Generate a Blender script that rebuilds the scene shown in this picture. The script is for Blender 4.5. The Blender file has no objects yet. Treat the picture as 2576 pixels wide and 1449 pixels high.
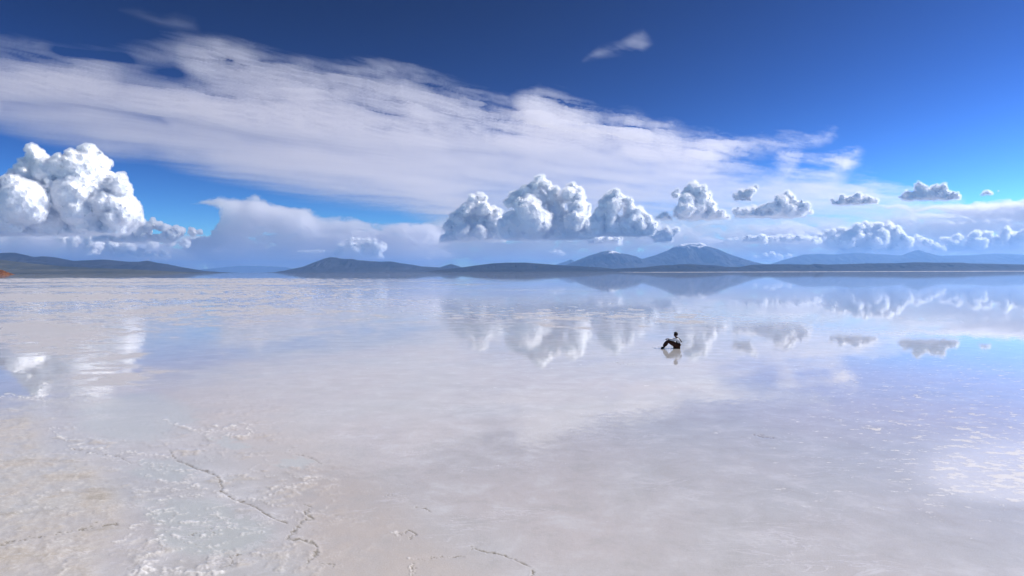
import bpy, bmesh, math, random
import numpy as np
from mathutils import Vector, Matrix

# ------------------------------------------------------------------ camera, sky, sun, exposure
scene = bpy.context.scene
COL = scene.collection
W, H, F = 2576.0, 1449.0, 1718.0            # the survey of the photograph: width, height, focal length in the same unit
EYE = np.array([0.0, 0.0, 3.9])
PITCH, ROLL = math.radians(1.375), math.radians(0.22)
fwd = np.array([0, math.cos(PITCH), -math.sin(PITCH)])
up0 = np.array([0, math.sin(PITCH), math.cos(PITCH)])
rt0 = np.array([1.0, 0, 0])
RT = rt0 * math.cos(ROLL) - up0 * math.sin(ROLL)
UP = up0 * math.cos(ROLL) + rt0 * math.sin(ROLL)
cam = bpy.data.cameras.new('camera')
cam.lens = 36.0 * F / W
cam.sensor_width = 36.0
cam.clip_start = 0.1
cam.clip_end = 1.0e6
camo = bpy.data.objects.new('camera', cam)
COL.objects.link(camo)
M = Matrix(((RT[0], UP[0], -fwd[0], EYE[0]), (RT[1], UP[1], -fwd[1], EYE[1]), (RT[2], UP[2], -fwd[2], EYE[2]), (0, 0, 0, 1)))
camo.matrix_world = M
scene.camera = camo

SUN_AZ, SUN_EL = math.radians(80), math.radians(36)      # azimuth to the right of straight ahead (+Y)
S = Vector((math.sin(SUN_AZ) * math.cos(SUN_EL), math.cos(SUN_AZ) * math.cos(SUN_EL), math.sin(SUN_EL)))
sl = bpy.data.lights.new('sun', 'SUN')
sl.energy = 5.0
sl.angle = math.radians(0.5)
sl.color = (1.0, 0.955, 0.925)
so = bpy.data.objects.new('sun', sl)
so.rotation_euler = S.to_track_quat('Z', 'Y').to_euler()
so.location = (0, 0, 50)
COL.objects.link(so)

world = bpy.data.worlds.new('World')
scene.world = world
world.use_nodes = True
nt = world.node_tree
nt.nodes.clear()
sky = nt.nodes.new('ShaderNodeTexSky')
sky.sky_type = 'NISHITA'
sky.sun_disc = False
sky.sun_elevation = SUN_EL
sky.sun_rotation = SUN_AZ
sky.altitude = 3650
sky.air_density = 1.0
sky.dust_density = 1.5
sky.ozone_density = 3.0
gam = nt.nodes.new('ShaderNodeGamma'); gam.inputs[1].default_value = 2.9
tint = nt.nodes.new('ShaderNodeMix'); tint.data_type = 'RGBA'; tint.blend_type = 'MULTIPLY'; tint.inputs[0].default_value = 1.0; tint.inputs[7].default_value = (0.041, 0.040, 0.030, 1)
bg = nt.nodes.new('ShaderNodeBackground'); bg.inputs[1].default_value = 0.10
out = nt.nodes.new('ShaderNodeOutputWorld')
nt.links.new(sky.outputs[0], gam.inputs[0]); nt.links.new(gam.outputs[0], tint.inputs[6]); nt.links.new(tint.outputs[2], bg.inputs[0]); nt.links.new(bg.outputs[0], out.inputs[0])

scene.view_settings.view_transform = 'Standard'
scene.view_settings.look = 'None'
scene.view_settings.exposure = 0.42
scene.view_settings.gamma = 1.0
scene.cycles.max_bounces = 22
scene.cycles.diffuse_bounces = 3
scene.cycles.glossy_bounces = 3
scene.cycles.volume_bounces = 20
scene.cycles.transparent_max_bounces = 24
scene.cycles.use_denoising = True

# ------------------------------------------------------------------ helpers
def ray(px, py):
    px = np.asarray(px, float); py = np.asarray(py, float)
    d = fwd * F + (px[..., None] - W / 2) * RT - (py[..., None] - H / 2) * UP
    return d / np.linalg.norm(d, axis=-1, keepdims=True)
def at_dist(px, py, dist):                   # the point at horizontal distance dist straight ahead (depth along +Y)
    d = ray(px, py)
    return EYE + d * (np.asarray(dist, float) / d[..., 1])[..., None]
def on_plane(px, py, z):
    d = ray(px, py)
    return EYE + d * ((z - EYE[2]) / d[..., 2])[..., None]

_rng = np.random.RandomState(7)
PERM = _rng.permutation(512)
PERM = np.concatenate([PERM, PERM, PERM])
GR = _rng.normal(size=(512, 3)); GR /= np.linalg.norm(GR, axis=1)[:, None]
def perlin(p):                               # p (n,3) or (n,2)
    p = np.asarray(p, float)
    n = p.shape[1]
    i = np.floor(p).astype(int); f = p - i; i &= 511
    u = f * f * f * (f * (f * 6 - 15) + 10)
    res = 0
    for c in range(2 ** n):
        o = [(c >> k) & 1 for k in range(n)]
        h = PERM[i[:, 0] + o[0]]
        h = PERM[h + ((i[:, 1] + o[1]) & 511)]
        if n == 3: h = PERM[h + ((i[:, 2] + o[2]) & 511)]
        g = GR[h][:, :n]
        w = 1; dt = 0
        for k in range(n):
            w = w * (u[:, k] if o[k] else 1 - u[:, k])
            dt = dt + g[:, k] * (f[:, k] - o[k])
        res = res + w * dt
    return res * 1.5
def fbm(p, octaves=5, gain=0.5, lac=2.03):
    p = np.asarray(p, float); a = 1; s = 0
    for k in range(octaves):
        s = s + a * perlin(p + 17.3 * k); a *= gain; p = p * lac
    return s
def worley(p):                                # squared distance to the nearest scattered point, cells of size 1
    p = np.asarray(p, float); i = np.floor(p).astype(int); best = np.full(len(p), 9.0)
    for ox in (-1, 0, 1):
        for oy in (-1, 0, 1):
            for oz in (-1, 0, 1):
                c = i + (ox, oy, oz); c5 = c & 511
                h = PERM[PERM[PERM[c5[:, 0]] + c5[:, 1]] + c5[:, 2]]
                q = c + 0.5 + GR[h] * 0.45
                best = np.minimum(best, ((q - p) ** 2).sum(1))
    return best
def sm(a, b, x):
    t = np.clip((x - a) / (b - a), 0, 1); return t * t * (3 - 2 * t)
def seg_dist(x, y, pts, closed=False):
    """distance to a polyline (and side for closed ones: positive inside)"""
    x = np.asarray(x, float); y = np.asarray(y, float)
    best = np.full(x.shape, 1e18); ins = np.zeros(x.shape, bool)
    n = len(pts); rng = range(n if closed else n - 1)
    for i in rng:
        ax, ay = pts[i]; bx, by = pts[(i + 1) % n]
        dx, dy = bx - ax, by - ay
        t = np.clip(((x - ax) * dx + (y - ay) * dy) / (dx * dx + dy * dy + 1e-9), 0, 1)
        best = np.minimum(best, (x - ax - t * dx) ** 2 + (y - ay - t * dy) ** 2)
        if closed:
            c = (ay > y) != (by > y)
            ins ^= c & (x < (bx - ax) * (y - ay) / (by - ay + 1e-12) + ax)
    best = np.sqrt(best)
    return np.where(ins, best, -best) if closed else best

def mesh_np(name, V, Fq, mat=None, smooth=True, attrs=None, tri=False):
    me = bpy.data.meshes.new(name)
    k = Fq.shape[1]
    me.vertices.add(len(V)); me.vertices.foreach_set('co', V.astype(np.float32).ravel())
    me.loops.add(Fq.size); me.loops.foreach_set('vertex_index', Fq.astype(np.int32).ravel())
    me.polygons.add(len(Fq)); me.polygons.foreach_set('loop_start', (np.arange(len(Fq)) * k).astype(np.int32))
    me.polygons.foreach_set('loop_total', np.full(len(Fq), k, np.int32))
    me.update(calc_edges=True)
    if smooth: me.polygons.foreach_set('use_smooth', np.ones(len(Fq), bool))
    for an, av in (attrs or {}).items():
        a = me.attributes.new(an, 'FLOAT', 'POINT'); a.data.foreach_set('value', av.astype(np.float32))
    if mat: me.materials.append(mat)
    me.validate()
    ob = bpy.data.objects.new(name, me); COL.objects.link(ob)
    return ob
def tag(o, label=None, cat=None, group=None, kind=None):
    if label: o['label'] = label
    if cat: o['category'] = cat
    if group: o['group'] = group
    if kind: o['kind'] = kind
    return o
def grid_faces(nr, nc, keep=None):
    i = np.arange(nr - 1)[:, None] * nc + np.arange(nc - 1)[None]
    q = np.stack([i, i + 1, i + nc + 1, i + nc], -1).reshape(-1, 4)
    if keep is not None: q = q[keep.reshape(-1)]
    return q

def new_mat(name):
    m = bpy.data.materials.new(name); m.use_nodes = True
    return m, m.node_tree, m.node_tree.nodes['Principled BSDF'], m.node_tree.nodes['Material Output']
def N(t, kind, **kw):
    n = t.nodes.new(kind)
    for k, v in kw.items(): setattr(n, k, v)
    return n
def setin(n, **kw):
    for k, v in kw.items():
        n.inputs[k.replace('_', ' ')].default_value = v

# ------------------------------------------------------------------ materials of the air and the clouds
def vol_mat(name, color, density, aniso):
    m = bpy.data.materials.new(name); m.use_nodes = True
    t = m.node_tree; t.nodes.clear()
    v = t.nodes.new('ShaderNodeVolumePrincipled'); o = t.nodes.new('ShaderNodeOutputMaterial')
    v.inputs['Color'].default_value = (*color, 1); v.inputs['Density'].default_value = density
    v.inputs['Anisotropy'].default_value = aniso
    t.links.new(v.outputs[0], o.inputs['Volume'])
    m.cycles.homogeneous_volume = True
    return m
HAZE = vol_mat('haze_air', (0.27, 0.52, 0.97), 2.7e-5, 0.4)
ICE = vol_mat('ice_cloud', (0.97, 0.962, 0.988), 1.15e-3, 0.5)
BANK = vol_mat('bank_cloud', (0.965, 0.965, 0.985), 1.5e-3, 0.55)

MIST = vol_mat('cumulus_mist', (1.0, 1.0, 1.0), 0.008, 0.5)
def cloud_mat():
    m, t, b, o = new_mat('cumulus_core')
    setin(b, Base_Color=(0.97, 0.97, 0.98, 1), Roughness=1.0)
    b.inputs['Specular IOR Level'].default_value = 0.0
    return m
CUMULUS = cloud_mat()

# ------------------------------------------------------------------ haze: one closed box of even air, the clouds stand above and behind it
KS = 0.6                                     # metres per surveyed metre of the far scenery
R_FLAT = 78000.0
TOP = 2050.0 * KS
def box(name, a, b, mat):
    x0, y0, z0 = a; x1, y1, z1 = b
    V = np.array([(x, y, z) for z in (z0, z1) for y in (y0, y1) for x in (x0, x1)], float)
    Q = np.array([(0, 2, 3, 1), (4, 5, 7, 6), (0, 1, 5, 4), (2, 6, 7, 3), (0, 4, 6, 2), (1, 3, 7, 5)])
    return mesh_np(name, V, Q, mat, smooth=False)
hz = box('haze', (-R_FLAT - 10, -R_FLAT - 10, -1.2), (R_FLAT + 10, R_FLAT + 10, TOP), HAZE)
tag(hz, kind='stuff')

# ------------------------------------------------------------------ mountains
def rock_mat(name, c1, c2, snow=False, scale=0.0006):
    m, t, b, o = new_mat(name)
    b.inputs['Roughness'].default_value = 0.95; b.inputs['Specular IOR Level'].default_value = 0.1
    tc = N(t, 'ShaderNodeNewGeometry'); mp = N(t, 'ShaderNodeMapping'); mp.inputs['Scale'].default_value = (scale, scale, scale * 2.5)
    t.links.new(tc.outputs['Position'], mp.inputs[0])
    no = N(t, 'ShaderNodeTexNoise'); setin(no, Scale=1.0, Detail=9.0, Roughness=0.62)
    t.links.new(mp.outputs[0], no.inputs['Vector'])
    cr = N(t, 'ShaderNodeValToRGB'); cr.color_ramp.elements[0].color = (*c1, 1); cr.color_ramp.elements[1].color = (*c2, 1)
    cr.color_ramp.elements[0].position = 0.38; cr.color_ramp.elements[1].position = 0.62
    t.links.new(no.outputs[0], cr.inputs[0])
    if snow:
        at = N(t, 'ShaderNodeAttribute', attribute_name='snow')
        mx = N(t, 'ShaderNodeMix', data_type='RGBA'); mx.inputs[7].default_value = (0.85, 0.86, 0.88, 1)
        t.links.new(at.outputs['Fac'], mx.inputs[0]); t.links.new(cr.outputs[0], mx.inputs[6]); t.links.new(mx.outputs[2], b.inputs['Base Color'])
    else:
        t.links.new(cr.outputs[0], b.inputs['Base Color'])
    return m
ROCK = rock_mat('mountain_rock', (0.014, 0.016, 0.021), (0.036, 0.037, 0.042), True)
SCRUB = rock_mat('scrub_slope', (0.035, 0.04, 0.025), (0.09, 0.085, 0.055), True, 0.0015)
DARK = rock_mat('dark_ridge', (0.008, 0.011, 0.016), (0.022, 0.026, 0.03), True, 0.002)

def ridge(name, prof, dist, depth, mat, label, cat='mountain', seed=0, rough=0.11, nx=520, ny=90, kind='structure', snowline=None, group=None):
    """a mountain range: skyline heights surveyed at its crest, real slopes before and behind it"""
    prof = np.array(prof, float); dist *= KS; depth *= KS
    if snowline is not None: snowline *= KS
    xs = np.linspace(prof[0, 0], prof[-1, 0], nx)
    ys = np.interp(xs, prof[:, 0], prof[:, 1])
    P = at_dist(xs, ys, dist)
    hgt = np.maximum(P[:, 2], 0)
    X = P[:, 0]
    v = np.linspace(-1, 1, ny)
    XX = np.repeat(X[None], ny, 0); YY = dist + v[:, None] * depth + XX * 0
    q = np.stack([XX.ravel() / depth * 3 + seed * 11.1, YY.ravel() / depth * 3], 1)
    r = fbm(q, 6, 0.55).reshape(ny, nx)
    gul = (np.abs(fbm(np.stack([XX.ravel() / depth * 7 + seed, YY.ravel() / depth * 2.2], 1), 4)).reshape(ny, nx))
    crest = (1 - np.abs(v)[:, None]) ** 1.15
    # a crest that wanders a little in depth
    Z = hgt[None] * (crest * (1 - 0.55 * gul * np.minimum(1, np.abs(v)[:, None] * 3)) + rough * r * np.abs(v)[:, None] * (1 - np.abs(v)[:, None]) * 4)
    fine = fbm(np.stack([X / (depth * 0.02), X * 0 + seed], 1), 4) * 0.010
    Z = Z + hgt[None] * fine[None] * crest
    Z = np.where((np.abs(v)[:, None] > 0.999), -0.8, np.maximum(Z, 0) - 0.8)
    Z[:, 0] = -0.8; Z[:, -1] = -0.8
    V = np.stack([XX, YY, Z], -1).reshape(-1, 3)
    snow = np.zeros(len(V))
    if snowline is not None:
        zz = Z.ravel()
        lee = fbm(np.stack([XX.ravel() / 550, YY.ravel() / 550], 1), 5)
        snow = sm(snowline, snowline + 80, zz + lee * 160)
    o = mesh_np(name, V, grid_faces(ny, nx), mat, attrs={'snow': snow})
    return tag(o, label, cat, group, kind)

MT = 'mountains along the far shore'
ridge('mountain_range', [(-700, 690), (-400, 640), (-150, 640), (0, 636), (30, 634), (60, 640), (85, 646), (110, 644), (140, 647), (185, 656), (220, 654), (265, 652), (320, 658), (350, 658), (370, 655), (392, 660), (420, 664), (450, 671), (480, 679), (515, 686.5)],
      26000, 4200, ROCK, 'long blue mountain range sloping down to the water at the left', seed=1, group=MT)
ridge('foothill', [(-700, 690), (-300, 650), (0, 652), (60, 660), (130, 667), (200, 672), (280, 675), (380, 680), (480, 685), (500, 687)],
      17000, 3200, SCRUB, 'low olive brown foothill slope below the left mountain range', 'hill', seed=2, rough=0.03, nx=360, ny=50)
ridge('mountain', [(440, 686), (480, 680), (540, 674), (600, 668), (660, 668), (720, 672), (780, 684)], 90000, 5000, ROCK,
      'faint hazy low mountain in the gap between the two left ranges', seed=3, nx=200, ny=30)
ridge('mountain_range', [(716, 685), (735, 681), (760, 672), (785, 662), (805, 654), (820, 649), (832, 646), (845, 647), (855, 650), (870, 651), (885, 650), (900, 654), (930, 656), (960, 658), (985, 657), (1010, 662), (1035, 665), (1060, 670), (1100, 672), (1130, 675), (1180, 678), (1240, 684)],
      30000, 3600, ROCK, 'dark blue mountain range with pointed peak left of centre', seed=4, snowline=1300, group=MT)
ridge('hill', [(1095, 677), (1115, 669), (1135, 663), (1150, 668), (1175, 677)], 36000, 2500, ROCK, 'small pointed blue hill right of the left-centre range', 'hill', seed=5, nx=120, ny=50)
ridge('hill', [(1090, 682), (1130, 676), (1165, 672), (1200, 667), (1240, 662), (1280, 660), (1320, 660), (1360, 663), (1400, 666), (1450, 669), (1510, 672), (1560, 678), (1620, 684)],
      22000, 2600, DARK, 'broad low rounded dark hill at the centre shore', 'hill', seed=6)
ridge('mountain', [(1390, 668), (1410, 661), (1425, 656), (1436, 651), (1446, 656), (1470, 668)], 66000, 4200, ROCK, 'small pale peak peeping out behind the snow capped mountain', seed=7, nx=100, ny=40)
ridge('snow_mountain', [(1380, 685), (1420, 668), (1450, 655), (1480, 643), (1500, 637), (1515, 632), (1530, 629), (1545, 631), (1560, 636), (1580, 639), (1600, 644), (1630, 658), (1680, 672), (1740, 685)],
      44000, 6200, ROCK, 'smaller snow capped blue mountain left of the volcano', seed=8, snowline=1120, group=MT)
ridge('volcano', [(1480, 684), (1540, 672), (1580, 660), (1620, 650), (1650, 641), (1680, 629), (1700, 617), (1712, 613), (1725, 611.5), (1745, 610.5), (1758, 609), (1768, 611), (1780, 618), (1800, 624), (1830, 637), (1860, 648), (1885, 656), (1920, 664), (1970, 673), (2060, 684)],
      47000, 8200, ROCK, 'tallest cone shaped volcano with snow streaked summit', 'volcano', seed=9, nx=700, ny=130, snowline=1600)
ridge('mountain_range', [(1880, 685), (1930, 668), (1960, 657), (1990, 648), (2020, 640), (2060, 638), (2100, 640), (2140, 636), (2160, 635), (2190, 638), (2220, 639), (2250, 641), (2270, 642), (2285, 635), (2300, 630), (2310, 628), (2325, 633), (2345, 638), (2365, 643), (2400, 642), (2440, 641), (2500, 637), (2576, 640), (2700, 645), (2900, 640), (3200, 660), (3400, 686)],
      60000, 7000, ROCK, 'pale hazy blue range stretching to the right edge', seed=10, nx=800, group=MT)
ridge('ridge', [(1480, 681), (1540, 676), (1580, 674), (1620, 672), (1660, 667), (1690, 666), (1710, 664), (1740, 664), (1770, 666), (1800, 667), (1830, 671), (1860, 671), (1890, 666), (1930, 664), (1980, 664), (2040, 665), (2050, 663), (2080, 665), (2120, 664), (2180, 662), (2260, 661), (2300, 659), (2360, 660), (2420, 660), (2440, 662), (2500, 663), (2576, 665), (2800, 668), (3200, 676), (3300, 680)],
      20000, 1500, DARK, 'long low dark ridge along the right shore', 'ridge', seed=11, nx=1000, ny=50, rough=0.03)

RUST = rock_mat('rust_rock', (0.07, 0.022, 0.004), (0.20, 0.075, 0.012), True, 0.08)
ridge('islet', [(-130, 688), (-100, 681), (-60, 676), (-20, 675), (0, 677.5), (10, 680), (18, 684), (24, 688.4)], 5000, 90, RUST, 'small rust orange rocky islet at the far left edge', 'islet', seed=12, nx=160, ny=60)
# ------------------------------------------------------------------ clouds
def ico(sub):
    bm = bmesh.new(); bmesh.ops.create_icosphere(bm, subdivisions=sub, radius=1)
    V = np.array([v.co[:] for v in bm.verts]); T = np.array([[v.index for v in f.verts] for f in bm.faces]); bm.free()
    return V, T
ICO1, ICO2 = ico(1), ico(2)
def cumulus(name, label, blobs, base_py, base_z=2230.0 * KS, seed=0, group='white cumulus clouds low over the horizon', vox=2.0, dist=None, fluff=1.0, z0=None):
    rng = np.random.RandomState(seed + 100)
    cx = np.mean([b[0] for b in blobs])
    if dist is not None: dist = dist * KS
    if dist is None:
        d = ray(cx, base_py); dist = base_z / d[2] * d[1]
    s = dist / F
    B = np.array(blobs, float); extra = []
    for i in range(len(B)):
        dd = np.hypot(B[:, 0] - B[i, 0], B[:, 1] - B[i, 1]); dd[i] = 1e9
        for j in np.argsort(dd)[:3]:
            if j > i or dd[j] > 1.45 * (B[i, 2] + B[j, 2]): continue
            for f in (0.33, 0.67):
                rr = (B[i, 2] * (1 - f) + B[j, 2] * f) * 0.68
                extra.append((B[i, 0] * (1 - f) + B[j, 0] * f, B[i, 1] * (1 - f) + B[j, 1] * f + rr * 0.15, rr))
    lowb = B[B[:, 1] + B[:, 2] * 2.2 > base_py]
    if len(lowb):
        x0, x1 = (lowb[:, 0] - lowb[:, 2] * 0.6).min(), (lowb[:, 0] + lowb[:, 2] * 0.6).max()
        rb = max(3.0, min(9.0, (x1 - x0) / 22)) * 1.2
        for xx in np.arange(x0 + rb, x1 - rb * 0.8, rb * 1.1):
            extra.append((xx, base_py - rb * rng.uniform(0.2, 0.7), rb * rng.uniform(0.7, 1.3)))
    blobs = list(map(tuple, B)) + extra
    C = []; R = []
    for (px, py, r) in blobs:
        for k in range(2):
            c = at_dist(px, py, dist)
            rr = r * s * (1.0 if k == 0 else 0.85)
            c = c + np.array([0, rng.uniform(-1.5, 1.5) * rr + (k * rng.uniform(0.3, 1.0) * rr), -0.25 * rr * k])
            C.append(c); R.append(rr)
    C = np.array(C); R = np.array(R)
    def kids(C, R, n, lo, hi, out):
        CC = []; RR = []
        for c, r in zip(C, R):
            d = rng.normal(size=(n, 3)); d[:, 2] = d[:, 2] * 0.9 + 0.25
            d /= np.linalg.norm(d, axis=1)[:, None]
            k = rng.uniform(lo, hi, n)
            CC.append(c + d * r * (out + rng.uniform(-0.08, 0.05, n))[:, None]); RR.append(k * r)
        return np.concatenate(CC), np.concatenate(RR)
    C1, R1 = kids(C, R * 0.92, 16, 0.24, 0.46, 0.86)
    C2, R2 = kids(C1, R1, 7, 0.28, 0.5, 0.84)
    R0 = R * 0.92
    parts = []
    V0, T0 = ICO2; off = 0; VV = []; TT = []
    for (cs, rs, (v, t)) in ((C, R0, ICO2), (C1, R1, ICO2), (C2, R2, ICO1)):
        vv = (v[None] * rs[:, None, None] + cs[:, None]).reshape(-1, 3)
        tt = (t[None] + (np.arange(len(cs)) * len(v))[:, None, None]).reshape(-1, 3) + off
        VV.append(vv); TT.append(tt); off += len(vv)
    V = np.concatenate(VV); T = np.concatenate(TT)
    zb = at_dist(cx, base_py, dist)[2]
    und = fbm(V[:, :2] / (34 * s), 4) * 6.5 * s
    zfl = zb + und
    V[:, 2] = np.where(V[:, 2] < zfl, zfl - (zfl - V[:, 2]) * (0.05 if dist > 40000 else 0.2), V[:, 2])
    org = np.array([C[:, 0].mean(), C[:, 1].mean(), zb])
    tmp = mesh_np('tmp', V - org, T, None)
    md = tmp.modifiers.new('r', 'REMESH'); md.mode = 'VOXEL'; md.voxel_size = vox * s; md.use_smooth_shade = True
    dg = bpy.context.evaluated_depsgraph_get()
    me = bpy.data.meshes.new_from_object(tmp.evaluated_get(dg))
    bpy.data.objects.remove(tmp)
    n = len(me.vertices)
    co = np.empty(n * 3, np.float32); me.vertices.foreach_get('co', co); co = co.reshape(-1, 3).astype(float)
    no = np.empty(n * 3, np.float32); me.vertex_normals.foreach_get('vector', no); no = no.reshape(-1, 3)
    q = co / s + seed * 31.7
    qw = q + np.stack([perlin(q / 14 + k * 19) for k in range(3)], 1) * 3.0
    disp = (0.38 - worley(qw / 15)) * 6.0 + (0.38 - worley(qw / 7.5 + 9)) * 3.4 + (0.35 - worley(qw / 4.2 + 5)) * 1.5
    if seed < 3: print('cloud verts', n)
    lowf = sm(0, 10, co[:, 2] / s)
    co = co + no * (disp * s * fluff * (0.25 + 0.75 * lowf))[:, None]
    me.vertices.foreach_set('co', co.astype(np.float32).ravel()); me.update()
    me.polygons.foreach_set('use_smooth', np.ones(len(me.polygons), bool))
    core = me.copy()
    halo = co + no * ((1.3 + 2.2 * perlin(q / 7 + 3) + 1.0 * perlin(q / 3.1 + 8))[:, None] * s)
    me.vertices.foreach_set('co', halo.astype(np.float32).ravel()); me.update()
    me.materials.clear(); me.materials.append(MIST); me.name = 'mist'
    no2 = np.empty(n * 3, np.float32); me.vertex_normals.foreach_get('vector', no2); no2 = no2.reshape(-1, 3)
    shrink = min(260.0, 3.5 * s)
    core.vertices.foreach_set('co', (co - no2 * shrink).astype(np.float32).ravel()); core.update()
    core.materials.clear(); core.materials.append(CUMULUS); core.name = name
    ob = bpy.data.objects.new(name, core); ob.location = org; COL.objects.link(ob)
    mo = bpy.data.objects.new('mist', me); mo.parent = ob; COL.objects.link(mo)
    return tag(ob, label, 'cloud', group)

CL = [
 ('tallest billowing white cumulus tower rising at the left edge', [(215,385,26),(192,398,24),(235,402,24),(205,430,38),(165,425,28),(97,380,15),(78,402,20),(112,412,20),(140,440,33),(60,440,32),(100,465,44),(240,450,32),(280,458,26),(308,468,20),(200,495,58),(120,515,58),(40,510,50),(285,500,36),(0,460,24),(0,510,40),(0,555,36),(60,555,40),(140,560,38),(220,555,42),(290,552,36),(328,545,20),(310,520,26),(-60,480,60),(-100,540,60),(-40,560,50),(262,520,30)], 590, 1),
 ('leftmost of the central cumulus towers, peaked with a soft grey left side', [(1205,495,13),(1190,505,14),(1222,497,6),(1180,528,22),(1215,530,20),(1240,530,15),(1160,547,22),(1145,562,20),(1200,565,33),(1245,562,20),(1257,535,9),(1165,585,23),(1210,588,20),(1240,590,18),(1135,590,17),(1265,598,10),(1115,604,10),(1128,572,12),(1262,578,14),(1258,600,9),(1140,545,9)], 607, 2),
 ('largest central cumulus tower with twin bulging heads', [(1357,455,15),(1343,470,15),(1375,465,12),(1322,482,15),(1298,495,17),(1278,510,11),(1350,500,28),(1330,530,36),(1388,482,13),(1400,477,9),(1440,472,13),(1460,480,12),(1430,490,18),(1455,500,15),(1400,512,24),(1290,550,26),(1270,575,22),(1310,578,26),(1350,560,42),(1400,545,30),(1450,530,24),(1440,560,28),(1472,550,20),(1350,585,18),(1410,575,25),(1440,580,20),(1462,588,14),(1482,572,14),(1262,562,12),(1330,600,12),(1492,590,12),(1478,520,10),(1310,515,18),(1386,500,14)], 601, 3),
 ('cumulus with a sloping right shoulder just right of the twin headed tower', [(1548,485,10),(1535,495,14),(1560,497,12),(1520,512,14),(1540,518,22),(1582,506,9),(1585,527,18),(1610,532,14),(1600,547,18),(1630,550,11),(1508,535,14),(1530,550,26),(1570,562,20),(1608,566,16),(1640,575,12),(1500,567,18),(1540,578,16),(1505,585,14),(1490,548,8),(1580,584,12),(1622,582,9),(1650,566,8)], 592, 4),
 ('ragged low cumulus fragment beneath the sloping cloud above the snowy mountain', [(1655,583,10),(1675,578,9),(1703,580,9),(1690,590,10),(1672,598,11),(1650,602,8),(1640,590,8)], 608, 5),
 ('low white cumulus scrap below the sloping cloud, left of the snowy mountain', [(1500,600,10),(1525,604,12),(1550,606,10),(1562,600,7),(1480,606,7)], 615, 6),
 ('dark bellied cumulus tower right of centre with bright right rim', [(1748,463,12),(1740,477,16),(1765,477,12),(1778,492,12),(1722,492,11),(1724,508,17),(1760,508,24),(1787,517,14),(1718,530,22),(1750,533,22),(1790,535,14),(1812,541,11),(1830,544,7)], 552, 7),
 ('small faint puff touching the upper left of the dark bellied tower', [(1703,478,7),(1696,488,7),(1708,490,6)], 498, 8),
 ('small dark grey cloud low left of the dark bellied tower', [(1670,543,9),(1655,548,6),(1686,548,6)], 552, 9),
 ('detached heart shaped puff floating above the right cumulus row', [(1868,484,10),(1886,482,11),(1901,472,9),(1880,492,9),(1850,490,7),(1855,500,6)], 505, 10),
 ('humped cumulus with flat grey base in the right row', [(1850,531,8),(1862,531,8),(1875,529,9),(1890,528,9),(1905,525,11),(1920,524,11),(1935,519,11),(1960,497,10),(1985,487,10),(1991,497,10),(1965,507,14),(1995,512,16),(2020,522,13),(1950,530,14),(1980,530,16),(2010,533,13),(2040,532,6)], 547, 11),
 ('flat lens shaped cumulus with dark belly near the right', [(2098,502,6),(2122,497,10),(2150,495,11),(2178,497,11),(2202,505,9),(2150,503,9)], 514, 12),
 ('small bright cumulus with twin crests at the far right', [(2310,467,9),(2318,477,13),(2345,474,10),(2366,472,9),(2375,485,12),(2290,487,9),(2270,493,6),(2330,491,14),(2360,492,12),(2395,491,9),(2415,496,6)], 503, 13),
 ('tiny lone white cloud highest at the right edge', [(2472,487,4),(2485,484,6),(2498,485,5),(2512,480,2.5)], 490, 14),
]
for lab, bl, by, sd in CL:
    cumulus('cumulus_cloud', lab, bl, by, seed=sd)
CF = [
 ('broad backlit cumulus bank with bright rim above the hazy right range', [(2060,592,8),(2090,585,9),(2120,580,9),(2150,574,12),(2180,572,14),(2210,567,10),(2240,570,11),(2258,582,12),(2200,600,36),(2150,605,30),(2110,608,22),(2245,606,22),(2272,610,15),(2262,628,10)], 640, 21, 90000),
 ('backlit cumulus bank running off the right edge', [(2310,602,10),(2330,608,11),(2350,622,9),(2380,604,9),(2410,598,11),(2450,592,11),(2490,592,13),(2530,588,13),(2570,592,16),(2400,615,13),(2450,614,16),(2500,617,16),(2550,617,16),(2610,600,20),(2650,610,20)], 634, 22, 90000),
 ('string of small white cloud tufts right of the volcano summit', [(1835,602,3.5),(1852,600,3.5),(1870,601,5),(1888,597,4),(1905,602,6),(1920,598,6),(1940,600,7),(1960,600,8),(1985,599,10),(2010,603,10),(2035,604,10),(2060,606,8)], 611, 23, 80000),
 ('warm white cumulus tufts low behind the tall left tower', [(215,588,8),(250,586,12),(290,584,13),(330,586,13),(360,584,14),(385,554,6),(377,566,10),(350,574,12),(400,570,10),(420,574,10),(450,579,10),(480,582,9),(503,583,6),(300,600,10),(440,590,12)], 606, 24, 90000),
]
CF += [
 ('bright low white tuft just above the horizon left of the smaller snowy mountain', [(1385,637,4),(1395,634,5),(1408,636,5),(1418,638,3)], 641, 25, 100000),
 ('long thin dark cloud bar left of the central towers', [(870,603,3.5),(885,601,5),(905,603,4.5),(925,604,4.5),(945,604,3.5)], 607, 26, 60000),
 ('shorter dark cloud bar just above the left centre mountain range', [(750,634,3),(770,632,4),(795,631,4),(815,632,3)], 635, 27, 70000),
 ('cream cumulus cluster low over the left centre mountain range', [(860,622,9),(885,615,11),(910,620,12),(935,612,10),(960,622,12),(900,632,12),(950,635,12),(840,638,9)], 648, 28, 105000),
 ('low cream cloud heap just behind the far left mountains', [(150,600,10),(190,606,12),(240,610,14),(290,615,12),(330,622,12),(380,612,12),(430,606,12),(470,612,10),(350,636,12),(270,636,11),(420,640,10),(310,625,16),(230,630,12)], 650, 29, 110000),
 ('cream cloud heap between the volcano foot and the pale right range', [(1900,648,4),(1925,644,6),(1945,641,7),(1965,646,6),(1985,645,4)], 655, 30, 118000),
]
for lab, bl, by, sd, dd in CF:
    cumulus('cumulus_cloud', lab, bl, by, seed=sd, dist=dd, vox=1.6)

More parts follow.
